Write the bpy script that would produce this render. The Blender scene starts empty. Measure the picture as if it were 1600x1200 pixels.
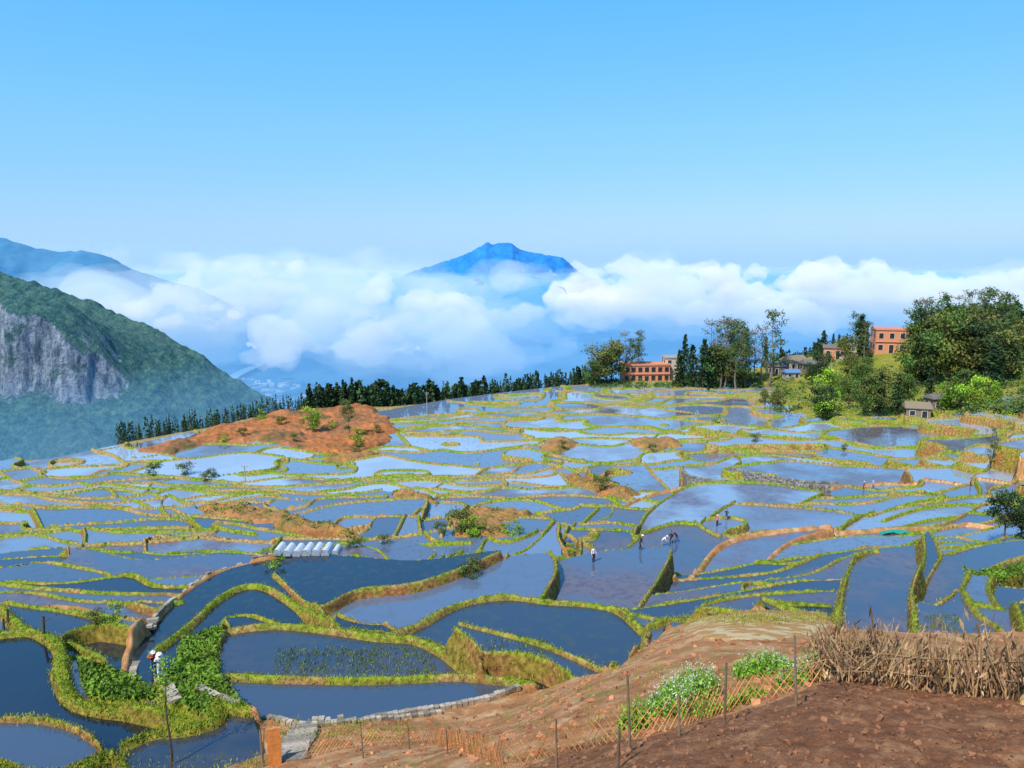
import bpy, bmesh, math, random, numpy as np, time
from mathutils import Vector, Matrix
T0=time.time()
random.seed(3); rng=np.random.default_rng(5)
F=1208.; PITCH=math.radians(9.4)
cp,sp=math.cos(PITCH),math.sin(PITCH)
sc=bpy.context.scene
COL=sc.collection
def rayd(u,v):
    cx=(u-800)/F; cy=(600-v)/F
    return cx, cp+cy*sp, -sp+cy*cp
def at(u,v,d):
    x,y,z=rayd(u,v); return (x/y*d, d, z/y*d)
# ---------------------------------------------------------------- noise
def vn(x,y,s=0.):
    ix=np.floor(x);iy=np.floor(y);fx=x-ix;fy=y-iy
    fx=fx*fx*(3-2*fx);fy=fy*fy*(3-2*fy)
    def h(a,b):
        t=np.sin(a*127.1+b*311.7+s*74.7)*43758.5453
        return t-np.floor(t)
    return (h(ix,iy)*(1-fx)+h(ix+1,iy)*fx)*(1-fy)+(h(ix,iy+1)*(1-fx)+h(ix+1,iy+1)*fx)*fy
def fbm(x,y,o=4,s=0.):
    t=0;a=.5
    for i in range(o):
        t=t+a*vn(x*2**i,y*2**i,s+i*3.1);a*=.5
    return t
# ---------------------------------------------------------------- mesh utils
def quadmesh(name,V,Fq,mats=(),midx=None,attrs=None,smooth=True,obj=True):
    V=np.asarray(V,dtype=np.float32);Fq=np.asarray(Fq,dtype=np.int32)
    me=bpy.data.meshes.new(name)
    me.vertices.add(len(V));me.vertices.foreach_set("co",V.ravel())
    n=len(Fq);me.loops.add(n*4);me.loops.foreach_set("vertex_index",Fq.ravel())
    me.polygons.add(n);me.polygons.foreach_set("loop_start",np.arange(0,n*4,4,dtype=np.int32))
    try: me.polygons.foreach_set("loop_total",np.full(n,4,dtype=np.int32))
    except Exception: pass
    for m in mats: me.materials.append(m)
    if midx is not None: me.polygons.foreach_set("material_index",np.asarray(midx,dtype=np.int32))
    me.polygons.foreach_set("use_smooth",np.full(n,smooth,dtype=bool))
    me.update(calc_edges=True)
    for k,a in (attrs or {}).items():
        at_=me.attributes.new(k,'FLOAT_COLOR','POINT')
        c=np.ones((len(V),4),dtype=np.float32);c[:,:3]=a
        at_.data.foreach_set("color",c.ravel())
    if not obj: return me
    o=bpy.data.objects.new(name,me);COL.objects.link(o);return o
class Acc:
    def __init__(s): s.V=[];s.F=[];s.M=[];s.C=[];s.n=0
    def add(s,V,Fq,m=0,c=(1,1,1)):
        V=np.asarray(V,dtype=float);Fq=np.asarray(Fq)
        s.V.append(V);s.F.append(Fq+s.n);s.M.append(np.full(len(Fq),m))
        c=np.asarray(c,dtype=float)
        s.C.append(np.tile(c,(len(V),1)) if c.ndim==1 else c);s.n+=len(V)
    def tube(s,p0,p1,r0,r1,m=0,c=(1,1,1),n=6):
        p0=np.array(p0,float);p1=np.array(p1,float);d=p1-p0;L=np.linalg.norm(d)+1e-9;d/=L
        a=np.cross(d,[0,0,1.] if abs(d[2])<.9 else [1.,0,0]);a/=np.linalg.norm(a);b=np.cross(d,a)
        t=np.arange(n)/n*2*math.pi
        R=np.outer(np.cos(t),a)+np.outer(np.sin(t),b)
        V=np.vstack([p0+R*r0,p1+R*r1]);i=np.arange(n);j=(i+1)%n
        s.add(V,np.stack([i,j,j+n,i+n],1),m,c)
    def box(s,c0,sz,m=0,c=(1,1,1),rot=0.,jit=0.):
        x,y,z=[q/2 for q in sz]
        V=np.array([[a*x,b*y,d*z] for d in(-1,1) for a,b in((-1,-1),(1,-1),(1,1),(-1,1))],float)
        if jit: V+=rng.normal(size=V.shape)*jit
        cr,sr=math.cos(rot),math.sin(rot)
        V=np.stack([V[:,0]*cr-V[:,1]*sr,V[:,0]*sr+V[:,1]*cr,V[:,2]],1)+np.array(c0,float)
        s.add(V,[[3,2,1,0],[4,5,6,7],[0,1,5,4],[1,2,6,5],[2,3,7,6],[3,0,4,7]],m,c)
    def leaves(s,C,size,m=1,c=None,flat=1.,up=False):
        n=len(C);a=rng.normal(size=(n,3))
        if up: a[:,2]=np.abs(a[:,2])+1.6
        a/=np.linalg.norm(a,axis=1)[:,None]
        b=rng.normal(size=(n,3));b[:,2]*=flat;b-=a*np.sum(a*b,1)[:,None];b/=np.linalg.norm(b,axis=1)[:,None]
        sz=(size*rng.uniform(.6,1.3,n))[:,None];w=.22 if up else .6
        V=np.stack([C-a*sz,C-b*sz*w,C+a*sz,C+b*sz*w],1).reshape(-1,3)
        cc=np.ones((n,3)) if c is None else c
        s.add(V,np.arange(4*n).reshape(n,4),m,np.repeat(cc,4,axis=0))
    def make(s,name,mats,smooth=False,obj=True):
        return quadmesh(name,np.vstack(s.V),np.vstack(s.F),mats,np.concatenate(s.M),{'lc':np.vstack(s.C)},smooth,obj)
# ---------------------------------------------------------------- material utils
def mat(name):
    m=bpy.data.materials.new(name);m.use_nodes=True;nt=m.node_tree
    return m,nt,nt.nodes['Principled BSDF']
def N(nt,t,**k):
    n=nt.nodes.new(t)
    for a,b in k.items(): setattr(n,a,b)
    return n
def noise(nt,scale,detail=4,vec=None,rough=.55):
    n=N(nt,'ShaderNodeTexNoise');n.inputs['Scale'].default_value=scale;n.inputs['Detail'].default_value=detail;n.inputs['Roughness'].default_value=rough
    if vec is None:
        g=N(nt,'ShaderNodeNewGeometry');vec=g.outputs['Position']
    nt.links.new(vec,n.inputs['Vector']);return n.outputs['Fac']
def ramp(nt,fac,stops):
    r=N(nt,'ShaderNodeValToRGB');e=r.color_ramp.elements
    while len(e)<len(stops): e.new(.5)
    for i,(p,c) in enumerate(stops):
        e[i].position=p;e[i].color=(*c,1) if not np.isscalar(c) else (c,c,c,1)
    nt.links.new(fac,r.inputs['Fac']);return r.outputs['Color']
def mix(nt,f,a,b,mode='MIX'):
    m=N(nt,'ShaderNodeMix',data_type='RGBA',blend_type=mode)
    for sock,v in ((m.inputs[0],f),(m.inputs[6],a),(m.inputs[7],b)):
        if isinstance(v,bpy.types.NodeSocket): nt.links.new(v,sock)
        elif np.isscalar(v): sock.default_value=v
        else: sock.default_value=(*v,1)
    return m.outputs[2]
def math_(nt,op,a,b=None,clamp=False):
    m=N(nt,'ShaderNodeMath',operation=op,use_clamp=clamp)
    for sock,v in zip(m.inputs,(a,b)):
        if v is None: continue
        if isinstance(v,bpy.types.NodeSocket): nt.links.new(v,sock)
        else: sock.default_value=v
    return m.outputs[0]
def attr(nt,name):
    a=N(nt,'ShaderNodeAttribute',attribute_name=name);s=N(nt,'ShaderNodeSeparateColor')
    nt.links.new(a.outputs['Color'],s.inputs[0]);return a.outputs['Color'],s.outputs[0],s.outputs[1],s.outputs[2]
def bump(nt,b,h,strength=.5,dist=.1):
    n=N(nt,'ShaderNodeBump');n.inputs['Strength'].default_value=strength;n.inputs['Distance'].default_value=dist
    nt.links.new(h,n.inputs['Height']);nt.links.new(n.outputs[0],b.inputs['Normal'])
def simple(name,col,rough=.8,var=.25,scale=6.):
    m,nt,b=mat(name);f=noise(nt,scale,4)
    c=ramp(nt,f,[(.3,tuple(x*(1-var) for x in col)),(.7,tuple(min(1,x*(1+var)) for x in col))])
    nt.links.new(c,b.inputs['Base Color']);b.inputs['Roughness'].default_value=rough
    bump(nt,b,f,.3,.03);return m
def tinted(name,col,rough=.8,scale=8.):
    m,nt,b=mat(name);c,_,_,_=attr(nt,'lc');f=noise(nt,scale,3)
    k=ramp(nt,f,[(.3,.7),(.7,1.2)])
    x=mix(nt,1.,mix(nt,1.,col,c,'MULTIPLY'),k,'MULTIPLY')
    nt.links.new(x,b.inputs['Base Color']);b.inputs['Roughness'].default_value=rough
    b.inputs['Specular IOR Level'].default_value=.25
    return m
# ---------------------------------------------------------------- base hillside
CTRL=[(1600,1200,10.5),(1300,1200,11),(1000,1200,12.5),(1450,1110,14),(1300,1085,16),(1600,1105,13.5),(1120,1115,19),(850,1195,17),(700,1185,23),(550,1190,27),
(900,1085,29.5),(1060,1000,36),(1250,1000,33),(1170,970,39),(1350,985,38),(1600,990,42),(480,1140,33),(700,1115,36),(830,1080,38.5),
(100,1100,36),(0,1190,30),(250,1190,30),(250,1060,40),(40,960,54),(300,960,54),(600,1100,37),(600,1030,42),(1000,1010,43.5),(850,990,46.5),
(600,950,56),(900,935,61),(1200,930,60),(1480,940,50),(1590,890,62),(100,890,75),(350,880,80),(600,890,76),(850,880,82),(1050,870,86),(1300,870,82),
(1590,830,88),(1120,815,110),(1300,800,108),(800,815,114),(500,815,114),(150,815,114),(1580,760,130),(1360,757,146),(1000,757,152),(700,757,155),(400,757,158),(80,757,160),
(1590,700,160),(1300,700,188),(1000,700,203),(700,700,208),(400,700,205),(0,728,180),(200,700,205),(1590,650,200),(1350,655,228),(1000,650,255),(700,650,260),(500,655,250),
(880,610,318),(1100,600,330),(1250,600,310),(1400,600,300),(1590,610,235),(1300,560,345),(1500,560,300),(1600,545,300),(1450,640,235)]
RIDGE=[(-150,730,180),(0,722,188),(100,716,198),(200,692,212),(330,668,235),(430,646,255),(520,636,270),(610,636,280),(700,628,300),(800,613,318),(900,602,335),(1000,596,345),(1100,588,352),(1200,574,362),(1300,552,372),(1400,536,372),(1500,518,368),(1600,508,362),(1750,500,360)]
pts=[at(*c) for c in CTRL+RIDGE]+[(5.5,6.5,-7.6),(0,6.5,-7.8),(9,10,-7.6),(12,14,-8.2),(-5,7,-9.5),(-9,14,-14.5)]
P=np.array([[p[0]/p[1]*2.2,math.log(p[1])] for p in pts]);Z=np.array([p[2] for p in pts])
def U(r2): return .5*r2*np.log(r2+1e-9)
n=len(P);K=U(((P[:,None]-P[None])**2).sum(-1))+np.eye(n)*.002
A=np.zeros((n+3,n+3));A[:n,:n]=K;A[:n,n]=1;A[:n,n+1:]=P;A[n]=np.r_[np.ones(n),0,0,0];A[n+1:,:n]=P.T
W=np.linalg.solve(A,np.r_[Z,0,0,0])
def tps(a,L):
    X=a*2.2;o=W[n]+W[n+1]*X+W[n+2]*L
    for i in range(n): o=o+W[i]*U((X-P[i,0])**2+(L-P[i,1])**2)
    return o
RA=np.array([at(*r)[0]/at(*r)[1] for r in RIDGE]);RY=np.array([r[2] for r in RIDGE],float)
NA,NL=1320,1480
av=np.linspace(-.93,.93,NA);Y0,Y1=6.5,520.
Lv=np.linspace(math.log(Y0),math.log(Y1),NL);yv=np.exp(Lv)
AA,LL=np.meshgrid(av,Lv);YY=np.exp(LL);XX=AA*YY
yr=np.interp(av,RA,RY)[None,:]+0*YY
Hg=tps(AA[::4,::4],np.minimum(LL,np.log(yr))[::4,::4])
gi=np.arange(NL)/4.;gj=np.arange(NA)/4.
i0=np.minimum(gi.astype(int),Hg.shape[0]-2);j0=np.minimum(gj.astype(int),Hg.shape[1]-2)
fi=(gi-i0)[:,None];fj=(gj-j0)[None,:]
Hg=(Hg[i0][:,j0]*(1-fj)+Hg[i0][:,j0+1]*fj)*(1-fi)+(Hg[i0+1][:,j0]*(1-fj)+Hg[i0+1][:,j0+1]*fj)*fi
ov=np.maximum(0,YY-yr);Hg=Hg-.5*ov
def unproj(u,v,g=None):
    g=Hg if g is None else g
    x,y,z=rayd(u,v);a=x/y;s=z/y
    j=(a-av[0])/(av[1]-av[0])
    if j<0 or j>NA-2: j=min(max(j,0),NA-2.001)
    jj=int(j);f=j-jj;col=g[:,jj]*(1-f)+g[:,jj+1]*f
    d=s*yv-col;k=np.where(d<=0)[0];k=k[k>0]
    if len(k)==0: return None
    k=k[0];t=d[k-1]/(d[k-1]-d[k]+1e-9);t=min(max(t,0),1);yy=yv[k-1]+(yv[k]-yv[k-1])*t
    return a*yy,yy
LN=[
(.9,1,0,"-40,1025 0,1025 60,1018 98,1035 95,1060 110,1085 150,1098 200,1105 260,1115 320,1130 342,1148 300,1160 240,1166 180,1180 120,1195 60,1204 -40,1196"),
(.8,1,0,"-40,960 0,968 40,985 80,1005 130,1020 170,1040 210,1055 240,1075 265,1100 300,1120 345,1135 400,1138 460,1135"),
(.5,.8,0,"80,1005 100,985 150,975 200,978"),(.5,.7,0,"60,1018 40,1005 0,1000 -40,1000"),(.5,.6,0,"100,1035 150,1035 170,1040"),
(.6,.6,0,"345,1070 430,1072 560,1072 700,1078 775,1082 835,1080"),
(.5,.1,1,"385,1120 470,1130 560,1126 690,1113 760,1101 835,1082"),(.5,.4,0,"345,1070 362,1092 385,1120"),
(.7,.6,0,"350,1010 430,1003 560,1003 640,1010 690,1030 725,1052 750,1072"),(.7,.5,0,"350,1010 336,1030 338,1055 345,1070"),
(.6,.5,0,"640,1008 700,1025 770,1040 860,1049 930,1045 990,1025 1012,1000"),(.5,.6,0,"750,1072 850,1068 930,1062 970,1048 1020,1008"),
(.7,.7,0,"560,1000 640,995 720,975 800,965 880,968 960,980 1010,995 1045,985"),
(.7,.8,0,"235,990 300,965 350,945 400,938 450,948 490,965 520,985 560,1000"),(.45,.6,0,"335,978 390,976 450,985 520,988"),(.4,.6,0,"350,1010 360,992 345,975"),
(.6,.1,1,"190,1010 200,985 240,962 290,940 350,925 430,917 500,913 540,915"),(.5,.6,0,"540,915 650,918 760,913 850,912"),
(.5,.5,0,"430,930 490,952 560,940 650,935 740,922 800,912"),(.5,.7,0,"490,952 530,975 600,980 650,965 720,960 780,958 830,948 870,925 860,913"),
(.5,.5,0,"600,980 640,992"),(.5,.5,0,"640,992 700,972 800,962 880,962 960,962 1000,945 1040,918 1050,905"),
(.6,.7,0,"850,912 940,906 1040,903 1100,900 1180,890 1260,881 1330,872 1400,868 1432,882 1436,905 1385,925 1325,938 1308,962 1312,985"),
(.5,.7,0,"960,975 1020,978 1080,970 1170,958 1290,962 1312,985"),
(.5,.6,0,"1400,868 1455,884 1468,905 1442,928 1424,955 1436,992"),(.5,.7,0,"1462,908 1520,905 1560,888 1640,870"),(.45,.8,0,"1555,898 1516,918 1498,945 1520,972 1566,992"),
(.45,.8,0,"1640,895 1572,912 1544,932 1572,956 1600,992"),(.4,.5,0,"1310,940 1340,932 1400,930 1432,932"),(.4,.4,0,"1430,958 1465,962 1500,950"),
(.9,.0,1,"1080,908 1092,888 1130,865 1200,850 1280,840 1360,835 1440,833 1520,830 1640,824"),(.6,.1,1,"1180,890 1210,868 1250,852 1300,842"),
(.6,.7,0,"1190,890 1300,886 1400,866 1450,850 1540,846 1640,842"),(.5,.7,0,"1440,868 1470,856 1540,852 1640,858"),
(.7,.8,0,"990,862 1050,850 1085,848 1092,835 1130,815 1180,800 1240,790 1290,778"),(.5,.6,0,"1085,848 1130,856 1200,846 1270,838"),
(.6,.7,0,"1000,860 985,845 1000,820 1020,805 1070,785 1130,778 1200,775 1290,778"),(.6,.7,0,"860,912 900,900 945,885 1000,862"),
(.8,.3,1,"960,800 1000,788 1060,778 1130,770 1200,768 1260,772 1330,766 1400,760 1480,757 1640,754"),
(.7,1,0,"1525,760 1532,775 1500,786 1440,793 1380,800 1330,810 1313,820 1330,832"),(.5,.9,0,"1380,812 1440,805 1540,798 1640,790"),(.5,.9,0,"1360,832 1440,820 1540,812 1640,806"),
(.6,.6,0,"1065,738 1110,735 1160,722 1230,718 1330,722 1400,728 1500,734 1640,737"),(.6,.5,0,"1000,705 1100,712 1180,710 1280,705 1380,712 1480,718 1640,716"),
(.6,.7,0,"1180,690 1240,688 1300,690 1350,700 1420,695 1500,680 1640,666"),(.6,.7,0,"1210,668 1290,660 1350,658 1420,655 1500,655 1640,648"),(.5,.4,0,"1500,717 1540,700 1600,690 1640,688"),
(.7,.4,0,"290,790 340,790 400,805 460,825 520,840 570,846 610,840 640,815 668,800 660,788"),(.6,.6,0,"290,790 380,778 450,775 530,768 600,762 650,768 700,776"),
(.7,.5,0,"660,790 690,776 760,772 790,765 785,752 742,745 760,735 800,730 850,728 900,737 960,745 1065,738"),
(.6,.6,0,"668,800 655,825 670,845 700,850 735,850"),(.6,.6,0,"690,845 720,805 760,792 830,790 900,800 960,800"),
(.7,.8,0,"830,808 862,816 868,830 840,850 790,858 760,855 745,865 700,885 682,908"),
(.6,.9,0,"400,915 430,880 470,865 560,860 640,852 730,850"),(.6,.7,0,"380,918 470,912 560,908 640,900 690,885 730,858"),
(.5,.6,0,"540,915 650,910 740,903 800,900 860,890 890,878"),(.6,.7,0,"740,905 790,880 830,870 870,850 900,822 935,803"),(.6,.5,0,"890,880 872,862 885,845 905,855 905,880 890,880"),
(.6,.8,0,"-40,868 100,865 200,868 300,865 380,868 430,862"),(.6,.8,0,"440,855 400,885 396,905 375,918"),(.6,.7,0,"-40,920 100,915 200,910 250,918 370,918 440,914"),
(.5,.7,0,"-40,782 100,775 170,770 230,775 290,790"),(.6,.8,0,"170,770 200,785 240,795 290,820 340,838 400,843"),(.5,.8,0,"-40,792 40,800 80,828 160,838 240,840 340,840"),
(.4,.5,0,"-40,842 60,832 130,836 124,862"),(.4,.2,0,"228,864 235,845 330,853 440,856 530,856 600,860"),
(.5,.8,0,"-40,938 80,930 170,938 240,950 285,948"),(.5,.3,1,"-40,952 100,945 180,955 230,972"),(.5,.8,0,"-40,960 100,963 200,978"),
(.6,.7,0,"-40,752 100,748 220,745 330,750 400,760 500,756 600,746 680,745 742,745"),(.5,.7,0,"-40,768 80,760 170,764 260,768 350,774 420,776"),
(.5,.6,0,"-40,737 100,735 200,728 300,722 380,716 450,722 520,728 600,720"),
(.5,.6,0,"640,700 720,712 800,705 850,712 930,722 1000,718"),(.5,.5,0,"600,720 660,728 742,732 760,735"),(.5,.6,0,"620,670 700,664 800,672 880,676 960,668 1060,676 1180,690"),(.5,.5,0,"610,655 720,648 820,655 930,650 1040,655 1210,668"),(.5,.5,0,"700,632 800,636 900,630 1000,638 1100,634 1200,642"),(.5,.5,0,"870,612 960,618 1050,622 1150,620 1230,632"),
(.5,.6,0,"380,716 430,702 520,712 600,700 640,700 620,680"),(.5,.6,0,"1100,712 1120,690 1180,690"),
(.6,.4,0,"865,738 900,760 960,770 1000,785"),(.6,.4,0,"1000,735 1020,752 1060,768 1065,738"),
]
D=np.full(YY.shape,99.,np.float32);G=np.full(YY.shape,.5,np.float32);PW=np.zeros(YY.shape,np.float32);HW=np.full(YY.shape,.55,np.float32)
da=av[1]-av[0];dL=Lv[1]-Lv[0]
def cat(p,k=6):
    p=np.array(p,float);q=np.vstack([2*p[0]-p[1],p,2*p[-1]-p[-2]]);o=[]
    for i in range(len(p)-1):
        a,b,c,d=q[i:i+4];m=max(2,int(np.linalg.norm(c-b)/k))
        for t in np.arange(m)/m: o.append(.5*(2*b+(c-a)*t+(2*a-5*b+4*c-d)*t*t+(3*b-a-3*c+d)*t**3))
    o.append(p[-1]);return np.array(o)
def pl(s): return [tuple(map(float,q.split(','))) for q in s.split()]
def stamp(w,hw,g,pf):
    for (x0,y0),(x1,y1) in zip(w[:-1],w[1:]):
        L2=(x1-x0)**2+(y1-y0)**2
        if L2>(.35*y0)**2: continue
        R=2.;ya,yb=max(Y0,min(y0,y1)-R),max(y0,y1)+R
        i0=max(0,int((math.log(ya)-Lv[0])/dL));i1=min(NL,int((math.log(yb)-Lv[0])/dL)+2)
        aa=[(x-R)/ya if (x-R)<0 else (x-R)/yb for x in(x0,x1)];ab=[(x+R)/ya if (x+R)>0 else (x+R)/yb for x in(x0,x1)]
        j0=max(0,int((min(aa)-av[0])/da));j1=min(NA,int((max(ab)-av[0])/da)+2)
        if i0>=i1 or j0>=j1: continue
        X=XX[i0:i1,j0:j1];Y=YY[i0:i1,j0:j1]
        t=np.clip(((X-x0)*(x1-x0)+(Y-y0)*(y1-y0))/(L2+1e-9),0,1)
        d=np.hypot(X-x0-t*(x1-x0),Y-y0-t*(y1-y0))
        S=D[i0:i1,j0:j1];m=d<S
        S[m]=d[m];G[i0:i1,j0:j1][m]=g;PW[i0:i1,j0:j1][m]=pf;HW[i0:i1,j0:j1][m]=hw
for hw,g,pf,s in LN:
    w=[unproj(*q) for q in cat(pl(s))];w=[q for q in w if q]
    if len(w)>1: stamp(w,hw,g,pf)
c_=YY*cp-Hg*sp;UU=800+F*XX/c_;VV=600-F*(YY*sp+Hg*cp)/c_
dwx=(fbm(XX/7,YY/7,3,40.)-.5)*7;dwy=(fbm(XX/7,YY/7,3,44.)-.5)*9
UW=UU+dwx*F/YY;VW=VV+dwy*F*25/YY**2
def pip(poly,warp=False):
    if isinstance(poly,str): poly=pl(poly)
    u_,v_=(UW,VW) if warp else (UU,VV)
    ins=np.zeros(YY.shape,bool);m=len(poly)
    for i in range(m):
        (x0,y0),(x1,y1)=poly[i],poly[(i+1)%m]
        if y0==y1: continue
        c=((y0>v_)!=(y1>v_))&(u_<(x1-x0)*(v_-y0)/(y1-y0)+x0);ins^=c
    return ins
fg=pip("385,1124 470,1133 560,1129 690,1116 760,1104 835,1085 900,1066 960,1056 1012,1015 1045,985 1100,968 1170,958 1290,962 1312,988 1440,994 1600,992 1800,992 1800,9000 200,9000 200,1230 330,1215 420,1180")|(VV>1225)|(YY<20)
field=pip("780,1230 900,1180 1010,1168 1150,1130 1290,1082 1330,1078 1600,1100 1900,1110 1900,9000 400,9000")|(YY<12)
plot=pip("1060,990 1100,972 1180,965 1270,970 1295,985 1280,1000 1200,1012 1100,1008")
red=pip("210,702 290,688 330,668 380,656 430,640 480,630 560,630 602,652 618,678 602,692 570,702 540,714 500,710 450,702 400,689 330,696 250,710",True)
redhot=pip("470,690 520,684 570,672 610,668 620,684 585,696 560,708 520,716 480,708",True)|pip("330,672 380,660 430,652 470,650 470,668 420,678 360,688 300,696",True)
vil=pip("1050,612 1100,598 1180,594 1215,604 1200,618 1240,642 1300,655 1400,650 1470,650 1540,642 1560,615 1620,608 1900,600 1900,200 1050,200",True)
beyond=YY>yr-3
green=pip("345,985 360,1000 335,1030 338,1060 345,1070 385,1120 340,1130 290,1110 240,1070 270,1050 285,1000")|pip("120,1040 160,1045 210,1065 250,1095 200,1098 140,1090")|pip("1490,905 1560,895 1600,885 1600,900 1545,915 1510,920")
mound=pip("690,810 730,800 800,803 832,814 825,828 775,836 765,846 720,842 705,830",True)|pip("440,806 500,824 555,844 510,846 440,836 340,808 300,796 350,793",True)|pip("885,850 900,852 908,868 898,880 882,876",True)|pip("845,688 895,688 908,700 880,711 855,706",True)|pip("980,688 1050,686 1065,699 1020,707 985,701",True)|pip("875,740 905,742 955,764 985,778 955,780 905,766",True)|pip("600,770 650,778 690,782 670,796 620,786",True)|pip("500,716 560,708 590,714 560,724 510,724",True)
land=fg|red|vil|beyond|green|mound
def blurm(mm,n_):
    f=mm.astype(np.float32)
    for i in range(n_): f=(np.roll(f,1,0)+np.roll(f,-1,0)+np.roll(f,2,1)+np.roll(f,-2,1)+f)/5
    return f
mb_=np.clip(blurm(mound,16)*2-.9,0,1);rb_=np.clip(blurm(red,16)*2-.9,0,1);vb_=np.clip(blurm(vil,12)*2-.9,0,1)
def label(mask):
    par=[];rows=[]
    def find(a):
        while par[a]!=a: par[a]=par[par[a]];a=par[a]
        return a
    prev=[]
    for r in range(mask.shape[0]):
        d=np.diff(np.r_[0,mask[r].view(np.int8),0]);s=np.where(d==1)[0];e=np.where(d==-1)[0]
        cur=[];k=0
        for a,b in zip(s.tolist(),e.tolist()):
            i=len(par);par.append(i);cur.append((a,b,i))
        k=0
        for a,b,i in cur:
            while k<len(prev) and prev[k][1]<=a: k+=1
            q=k
            while q<len(prev) and prev[q][0]<b:
                ra,rb=find(i),find(prev[q][2])
                if ra!=rb: par[ra]=rb
                q+=1
        rows.append(cur);prev=cur
    lab=np.zeros(mask.shape,np.int32)
    for r,cur in enumerate(rows):
        for a,b,i in cur: lab[r,a:b]=find(i)+1
    u,inv=np.unique(lab,return_inverse=True);return inv.reshape(mask.shape)
wob=.56+.46*fbm(XX/2.5,YY/2.5,2,9.)
MINW=.0039
hw=np.maximum(HW*wob,MINW*YY)
lab=label((D>hw)&~land)
cnt=np.bincount(lab.ravel());m1=np.bincount(lab.ravel(),Hg.ravel())/cnt;m2=np.bincount(lab.ravel(),Hg.ravel()**2)/cnt
yb=np.bincount(lab.ravel(),YY.ravel())/cnt
std=np.sqrt(np.maximum(0,m2-m1*m1));big=(std>1.9)|((std>.7)&(yb>150));big[0]=False
split=big[lab]
T=-Hg*.36+YY*.038+5.4*(fbm(XX/50,YY/34,3,1.)-.5)+1.5*(fbm(XX/16,YY/12,2,4.)-.5)
gL=np.gradient(T,axis=0)/dL;gA=np.gradient(T,axis=1)/da
tx=gA/YY;ty=(gL-AA*gA)/YY;gr=np.hypot(tx,ty)+1e-4
fr=T-np.floor(T);DC=np.minimum(fr,1-fr)/gr
SX,SY=58.,30.
wx=XX/SX+1.6*(fbm(XX/30,YY/30,3,1.)-.5)+.5*(fbm(XX/10,YY/9,2,61.)-.5);wy=YY/SY+1.8*(fbm(XX/38,YY/26,3,5.)-.5)+.5*(fbm(XX/10,YY/9,2,65.)-.5)
f1=np.full(YY.shape,1e9);f2=f1.copy();s1x=np.zeros(YY.shape);s1y=s1x.copy();s2x=s1x.copy();s2y=s1x.copy()
bx=np.floor(wx);by=np.floor(wy)
def hsh(a,b,s):
    t=np.sin(a*12.9898+b*78.233+s)*43758.5453;return t-np.floor(t)
for oy in(-1,0,1):
    for ox in(-1,0,1):
        cx=bx+ox;cy=by+oy;qx=cx+.1+.8*hsh(cx,cy,1.);qy=cy+.15+.7*hsh(cx,cy,2.)
        d=(wx-qx)**2+(wy-qy)**2
        n1=d<f1;n2=(~n1)&(d<f2)
        f2=np.where(n1,f1,np.where(n2,d,f2));s2x=np.where(n1,s1x,np.where(n2,qx,s2x));s2y=np.where(n1,s1y,np.where(n2,qy,s2y))
        f1=np.where(n1,d,f1);s1x=np.where(n1,qx,s1x);s1y=np.where(n1,qy,s1y)
nx=s2x-s1x;ny=s2y-s1y;nn=np.hypot(nx,ny)+1e-6
DV=(f2-f1)/(2*nn)/np.sqrt((nx/nn/SX)**2+(ny/nn/SY)**2)
DV=np.where(np.abs(nx)>.6*nn,DV,99.)
DV=np.where(split,np.minimum(DV,DC),99.)
m=DV<D;D=np.where(m,DV,D);gn=.15+.95*fbm(XX/22,YY/22,2,7.);G=np.where(m,gn,G);PW=np.where(m,0,PW);HW=np.where(m,.5,HW)
hw=np.maximum(HW*wob,MINW*YY)
lab=label((D>hw)&~land)
cnt=np.bincount(lab.ravel());lev=np.bincount(lab.ravel(),Hg.ravel())/cnt;cy_=np.bincount(lab.ravel(),YY.ravel())/cnt
NOL=-1e6
level=np.where(lab>0,lev[lab],NOL);clab=lab.copy()
for it in range(24):
    um=(level<=NOL+1)&~land
    if not um.any(): break
    for sh,ax in((1,0),(-1,0),(1,1),(-1,1)):
        r=np.roll(level,sh,ax);rl=np.roll(clab,sh,ax)
        t=um&(r>NOL+1)&(level<=NOL+1);level=np.where(t,r,level);clab=np.where(t,rl,clab)
nolab=level<=NOL+1
level=np.where(nolab,Hg,level)
mx=np.where(nolab,-1e4,level)
for it in range(4):
    r=mx
    for sh,ax in((1,0),(-1,0),(2,1),(-2,1)): r=np.maximum(r,np.roll(mx,sh,ax))
    mx=r if it<2 else np.where(YY<100,r,mx)
mx=np.maximum(np.minimum(mx,level+1.2),level)
for it in range(4): mx=(np.roll(mx,1,0)+np.roll(mx,-1,0)+np.roll(mx,1,1)+np.roll(mx,-1,1)+2*mx)/6
mx=np.maximum(mx,level)
def ss(x): x=np.clip(x,0,1);return x*x*(3-2*x)
prof=ss((hw-D)/(hw*.75))
top=mx+.18+.24*HW+.14*(fbm(XX/1.2,YY/1.2,2,3.)-.5)+.0008*YY
bed=level-.25
Zp=bed+(top-bed)*prof
iswater=(lab>0)
fine=fbm(XX/1.1,YY/1.1,5,11.)-.5
fine2=fbm(XX/.22,YY/.22,4,21.)-.5
Zl=Hg+fine*.5*np.clip(YY/60,.2,1)+fine2*np.where(field,.13,.05)+.25
Zl=Zl+mb_*(1.1+fine*1.8)+vb_*(fbm(XX/9,YY/9,3,31.)*2.4-.9+fine*.8)+rb_*(fbm(XX/14,YY/10,4,31.)*4.0-1.1+fine*1.4)
Zl=np.where(plot,Hg+.35+fine2*.03,Zl)
Zt=np.where(land,np.maximum(Zl,np.where(D<hw,Zp,-1e5)),Zp)
k=Zt.copy()
for it in range(2):
    k=(np.roll(k,1,0)+np.roll(k,-1,0)+np.roll(k,1,1)+np.roll(k,-1,1)+2*k)/6
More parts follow.
